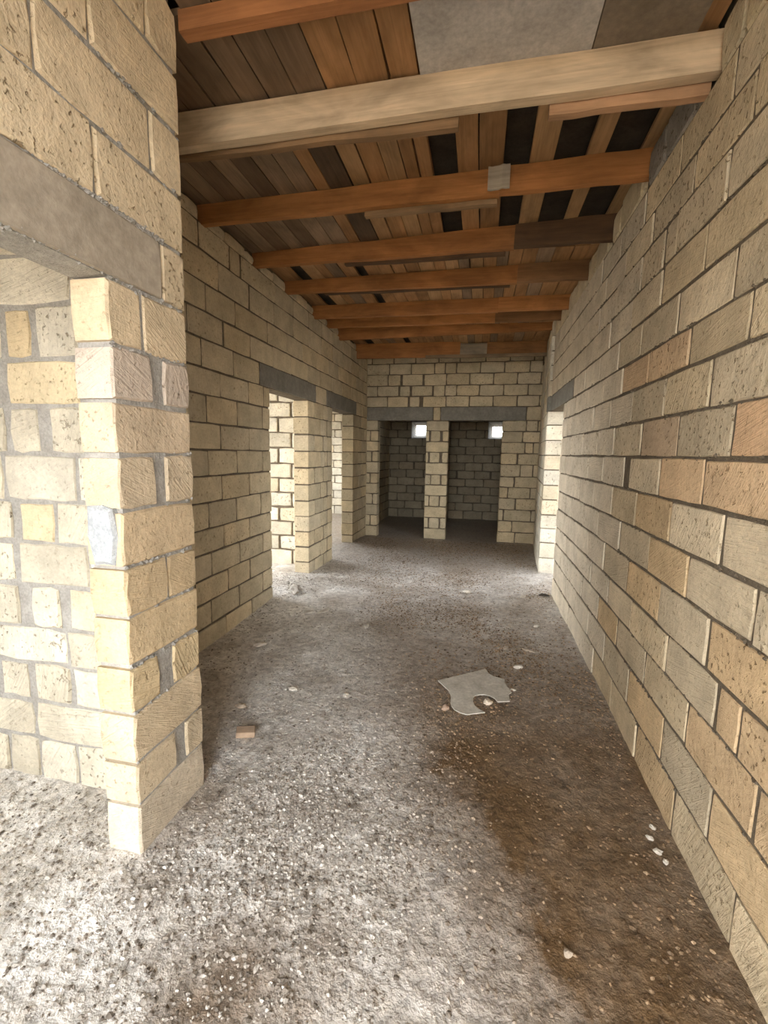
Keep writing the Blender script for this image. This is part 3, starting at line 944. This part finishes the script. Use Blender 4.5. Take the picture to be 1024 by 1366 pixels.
# gravel: too many to count
def gravel(name, n, seed, dens, smin, smax):
    rng = np.random.default_rng(seed)
    # low octahedral pebble, 8 faces with jitter
    base = np.array([(1, 0, 0), (-1, 0, 0), (0, 1, 0), (0, -1, 0), (0, 0, 1), (0, 0, -1)], float)
    extra = np.array([(.7, .7, .45), (-.7, .7, .45), (-.7, -.7, .45), (.7, -.7, .45)])
    tris = [(0, 6, 4), (6, 2, 4), (2, 7, 4), (7, 1, 4), (1, 8, 4), (8, 3, 4), (3, 9, 4), (9, 0, 4), (6, 0, 5), (2, 6, 5), (7, 2, 5), (1, 7, 5), (8, 1, 5), (3, 8, 5), (9, 3, 5), (0, 9, 5)]
    pb = np.vstack([base, extra])
    V, Fc = [], []
    k = 0
    cnt = 0
    while cnt < n:
        x, y = rng.uniform(-2.6, 0.86), rng.uniform(0.75, 8.2)
        d = dens(x, y)
        if rng.random() > d:
            continue
        if inside_wall(x, y):
            continue
        s = smin * (smax / smin) ** (rng.random() ** 1.3)
        sc_ = np.array([s * rng.uniform(0.7, 1.3), s * rng.uniform(0.7, 1.3), s * rng.uniform(0.45, 0.8)])
        a = rng.uniform(0, 6.28)
        p = (pb * rng.uniform(0.75, 1.2, (10, 1))) * sc_
        ca, sa = math.cos(a), math.sin(a)
        q = np.empty_like(p)
        q[:, 0] = p[:, 0] * ca - p[:, 1] * sa + x
        q[:, 1] = p[:, 0] * sa + p[:, 1] * ca + y
        q[:, 2] = p[:, 2] + fh(x, y) + sc_[2] * 0.45
        V.append(q)
        Fc.append(np.array(tris) + k)
        k += 10
        cnt += 1
    V = np.vstack(V); Fc = np.vstack(Fc)
    me = bpy.data.meshes.new(name)
    me.from_pydata(V.tolist(), [], Fc.tolist())
    me.update()
    return link(name, me, GRAVEL)
def inside_wall(x, y):
    if x < XP + 0.02 and y > PIER0 - 0.02 and y < PIER1 + 0.02 and x > -1.42: return True
    if x < -1.38 and 1.60 < y < 1.84: return True
    if x < XL + 0.02 and not (D1a < y < D1b or D2a < y < D2b) and y > 1.8: return True
    if x > XR - 0.02: return True
    return False
def dens(x, y):
    m = 0.10 + 0.9 * max(0.0, noise.noise(Vector((x * 1.6, y * 1.1, 7.7))) + 0.25)
    m *= 0.25 + 0.9 * math.exp(-((x + 0.75) ** 2 / 0.5 + (y - 2.1) ** 2 / 1.1)) + 0.35 * math.exp(-((x - 0.2) ** 2 / 0.5 + (y - 3.2) ** 2 / 3.0)) + 0.3 * math.exp(-((x + 1.6) ** 2 / 0.4 + (y - 3.0) ** 2 / 2.0)) + 0.2 * math.exp(-((x - 0.3) ** 2 / 0.8 + (y - 1.6) ** 2 / 1.0))
    return min(1.0, m)
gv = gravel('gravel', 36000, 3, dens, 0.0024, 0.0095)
tag(gv, 'loose grey gravel and grit scattered over the corridor floor', 'gravel')
gv['kind'] = 'stuff'
# broken sheet fragment lying on the floor
outl = [(-0.227, 3.001), (-0.06, 3.135), (0.103, 3.258), (0.125, 3.19), (0.156, 3.16), (0.195, 3.143), (0.232, 3.136), (0.232, 3.085), (0.242, 3.039), (0.27, 2.958), (0.248, 2.925), (0.252, 2.844), (0.175, 2.82),
        (0.155, 2.86), (0.128, 2.882), (0.09, 2.89), (0.056, 2.878), (0.028, 2.858), (0.019, 2.828), (0.018, 2.785), (0.03, 2.738), (0.056, 2.70), (0.093, 2.674), (-0.015, 2.629), (-0.055, 2.638), (-0.09, 2.659), (-0.113, 2.70), (-0.123, 2.74), (-0.125, 2.82), (-0.147, 2.886)]
n = len(outl)
c0 = Vector((0.04, 2.93, 0))
zt = [0.030 + 0.006 * noise.noise(Vector((x * 6, y * 6, 1))) for x, y in outl]
fv = [(x - c0.x, y - c0.y, z) for (x, y), z in zip(outl, zt)] + [(x - c0.x, y - c0.y, z - 0.007) for (x, y), z in zip(outl, zt)]
ffr = [tuple(range(n - 1, -1, -1)), tuple(range(n, 2 * n))] + [(i, (i + 1) % n, n + (i + 1) % n, n + i) for i in range(n)]
import bmesh
me = mesh('broken_board', fv, ffr)
bm = bmesh.new(); bm.from_mesh(me); bmesh.ops.recalc_face_normals(bm, faces=bm.faces); bmesh.ops.triangulate(bm, faces=[f for f in bm.faces if len(f.verts) > 4]); bm.to_mesh(me); bm.free()
fragm = rough_material('plaster_sheet', (0.40, 0.37, 0.31), (0.62, 0.595, 0.53), 9.0, 0.25, 0.002)
frag = link('broken_board', me, fragm, None, (c0.x, c0.y, fh(c0.x, c0.y) - 0.016))
tag(frag, 'pale grey broken sheet with a curved bite lying on the corridor floor', 'board fragment')

def stone(name, x, y, rad, color, seed, label, rot=0.0, cat='stone', group=None):
    o = lump(name, (x, y, fh(x, y) + rad[2] * 0.55), rad, None, DEBRIS, seed, 2, color, 0.55)
    o.rotation_euler = (0, 0, rot)
    tag(o, label, cat, group)
    return o
CR = (0.62, 0.57, 0.49)
stone('rubble_stone', 0.112, 2.80, (0.030, 0.026, 0.020), (0.62, 0.53, 0.42), 1, 'pale stone lump lying in the bite of the broken sheet', 0.4)
stone('rubble_stone', -0.150, 2.685, (0.026, 0.024, 0.020), (0.42, 0.30, 0.22), 2, 'reddish brown stone lump at the left edge of the broken sheet', 1.0)
stone('rubble_stone', 0.343, 3.367, (0.038, 0.024, 0.014), CR, 3, 'flat whitish stone chip just beyond the broken sheet', 0.1)
stone('rubble_stone', 0.449, 3.708, (0.055, 0.014, 0.010), (0.5, 0.42, 0.33), 4, 'long thin brown sliver on the floor towards the right doorway', -0.5)
stone('rubble_stone', 0.284, 3.014, (0.020, 0.012, 0.010), CR, 5, 'small white chip touching the right tip of the broken sheet', 0.0)
stone('rubble_stone', -0.092, 5.205, (0.045, 0.030, 0.022), CR, 6, 'whitish stone in the middle of the far corridor floor', 0.0)
stone('rubble_stone', 0.775, 5.27, (0.060, 0.020, 0.016), (0.06, 0.05, 0.04), 7, 'dark scrap lying at the foot of the right doorway', 0.0)
br_ = link('brick_fragment', boxes_mesh('brick_fragment', [(-0.052, 0.052, -0.030, 0.030, -0.018, 0.018)]), DEBRIS, None, (-1.239, 2.158, fh(-1.239, 2.158) + 0.022), (0.40, 0.29, 0.20))
br_.rotation_euler = (0.15, 0.1, 0.45)
bm = bmesh.new(); bm.from_mesh(br_.data); bmesh.ops.bevel(bm, geom=bm.edges[:], offset=0.004, segments=1, affect='EDGES'); bm.to_mesh(br_.data); bm.free()
tag(br_, 'brown rectangular stone fragment on the floor behind the near pier', 'stone')
for i, (x, y, rad, lab, col) in enumerate([
    (-1.177, 2.678, (0.032, 0.018, 0.014), 'cream chip on gravel, straight beyond the brown stone fragment', CR),
    (-1.406, 2.405, (0.036, 0.022, 0.014), 'small tan stone in the shade behind the near pier', (0.5, 0.42, 0.33)),
    (-1.712, 3.244, (0.055, 0.024, 0.016), 'flat cream chip lying near the rear left wall', CR),
    (-1.597, 4.052, (0.055, 0.035, 0.016), 'rounded pale flake in front of the first rear doorway', (0.56, 0.52, 0.46)),
    (-1.475, 4.161, (0.075, 0.035, 0.012), 'wide pale flake in front of the first rear doorway', (0.56, 0.52, 0.46)),
    (-0.964, 3.863, (0.042, 0.020, 0.014), 'lone pale chip in mid corridor, beyond and left of the broken sheet', CR),
    (-0.810, 2.696, (0.024, 0.018, 0.014), 'small round pale pebble amid the dense gravel', CR),
    (-1.989, 4.615, (0.16, 0.055, 0.022), 'elongated grey mortar spill in the first rear doorway', (0.36, 0.33, 0.29)),
    (0.802, 1.979, (0.014, 0.010, 0.009), 'white crumb by the right wall, farthest of four', CR),
    (0.770, 1.909, (0.016, 0.010, 0.009), 'white crumb by the right wall, second farthest of four', CR),
    (0.775, 1.842, (0.018, 0.012, 0.010), 'white crumb by the right wall, second nearest of four', CR),
    (0.790, 1.800, (0.010, 0.012, 0.009), 'white crumb by the right wall, nearest of four', CR),
    (0.342, 1.347, (0.015, 0.011, 0.010), 'tan pebble on painted brown shade in the right foreground', (0.5, 0.42, 0.33)),
    (0.577, 4.267, (0.030, 0.020, 0.014), 'light stone on the painted shade strip before the right doorway', CR),
    (0.535, 5.162, (0.050, 0.025, 0.016), 'pale rubble piece beside the dark scrap at the right doorway', CR),
]):
    stone('rubble_stone', x, y, rad, col, 20 + i, lab, 0.3 * i)

# squeezed-out mortar crumbs along the bed joints of the right wall and the pier
def crumbs(name, fr, zj, s0, s1, n, seed, parent, skip=(), mat=None):
    rng = random.Random(seed)
    V, Fc = [], []
    for i in range(n):
        z = rng.choice(zj[1:-1]) + rng.gauss(0, 0.006)
        s = rng.uniform(s0, s1)
        m_ = noise.noise(Vector((s * 2.2, z * 6.0, seed))) + 0.15
        if m_ < rng.random() * 0.5: continue
        if any(a < s < b and za < z < zb for a, b, za, zb in skip): continue
        r = rng.uniform(0.003, 0.010)
        k = len(V)
        c = fr.p(s, -0.008 + rng.uniform(0, 0.007), z)
        for d in ((1, 0, 0), (-1, 0, 0), (0, 1, 0), (0, -1, 0), (0, 0, 1), (0, 0, -1)):
            V.append(c + fr.S * d[0] * r * rng.uniform(.8, 2) + fr.N * d[1] * r * rng.uniform(.4, 1.1) + Vector((0, 0, d[2] * r * rng.uniform(.6, 1.2))))
        Fc += [tuple(k + t for t in q) for q in ((0, 2, 4), (2, 1, 4), (1, 3, 4), (3, 0, 4), (2, 0, 5), (1, 2, 5), (3, 1, 5), (0, 3, 5))]
    o = link(name, mesh(name, V, Fc), mat or MORTAR, parent)
    o['kind'] = 'stuff'
    return o
crumbs('mortar_squeeze', frR, zR, 0.5, 5.3, 6000, 3, wallR, [(5.3, 6.4, -1, 2.2)])
crumbs('mortar_squeeze', frP, zP, 1.37, 1.78, 700, 5, wallP, mat=MORTAR_PALE)
crumbs('mortar_squeeze', frP, [0, 2.400, 2.404, 3], 0.5, 1.66, 900, 6, wallP, mat=MORTAR_PALE)
crumbs('mortar_squeeze', frP, [0, 2.18, 3], 0.5, 1.45, 300, 7, wallP, mat=MORTAR_PALE)
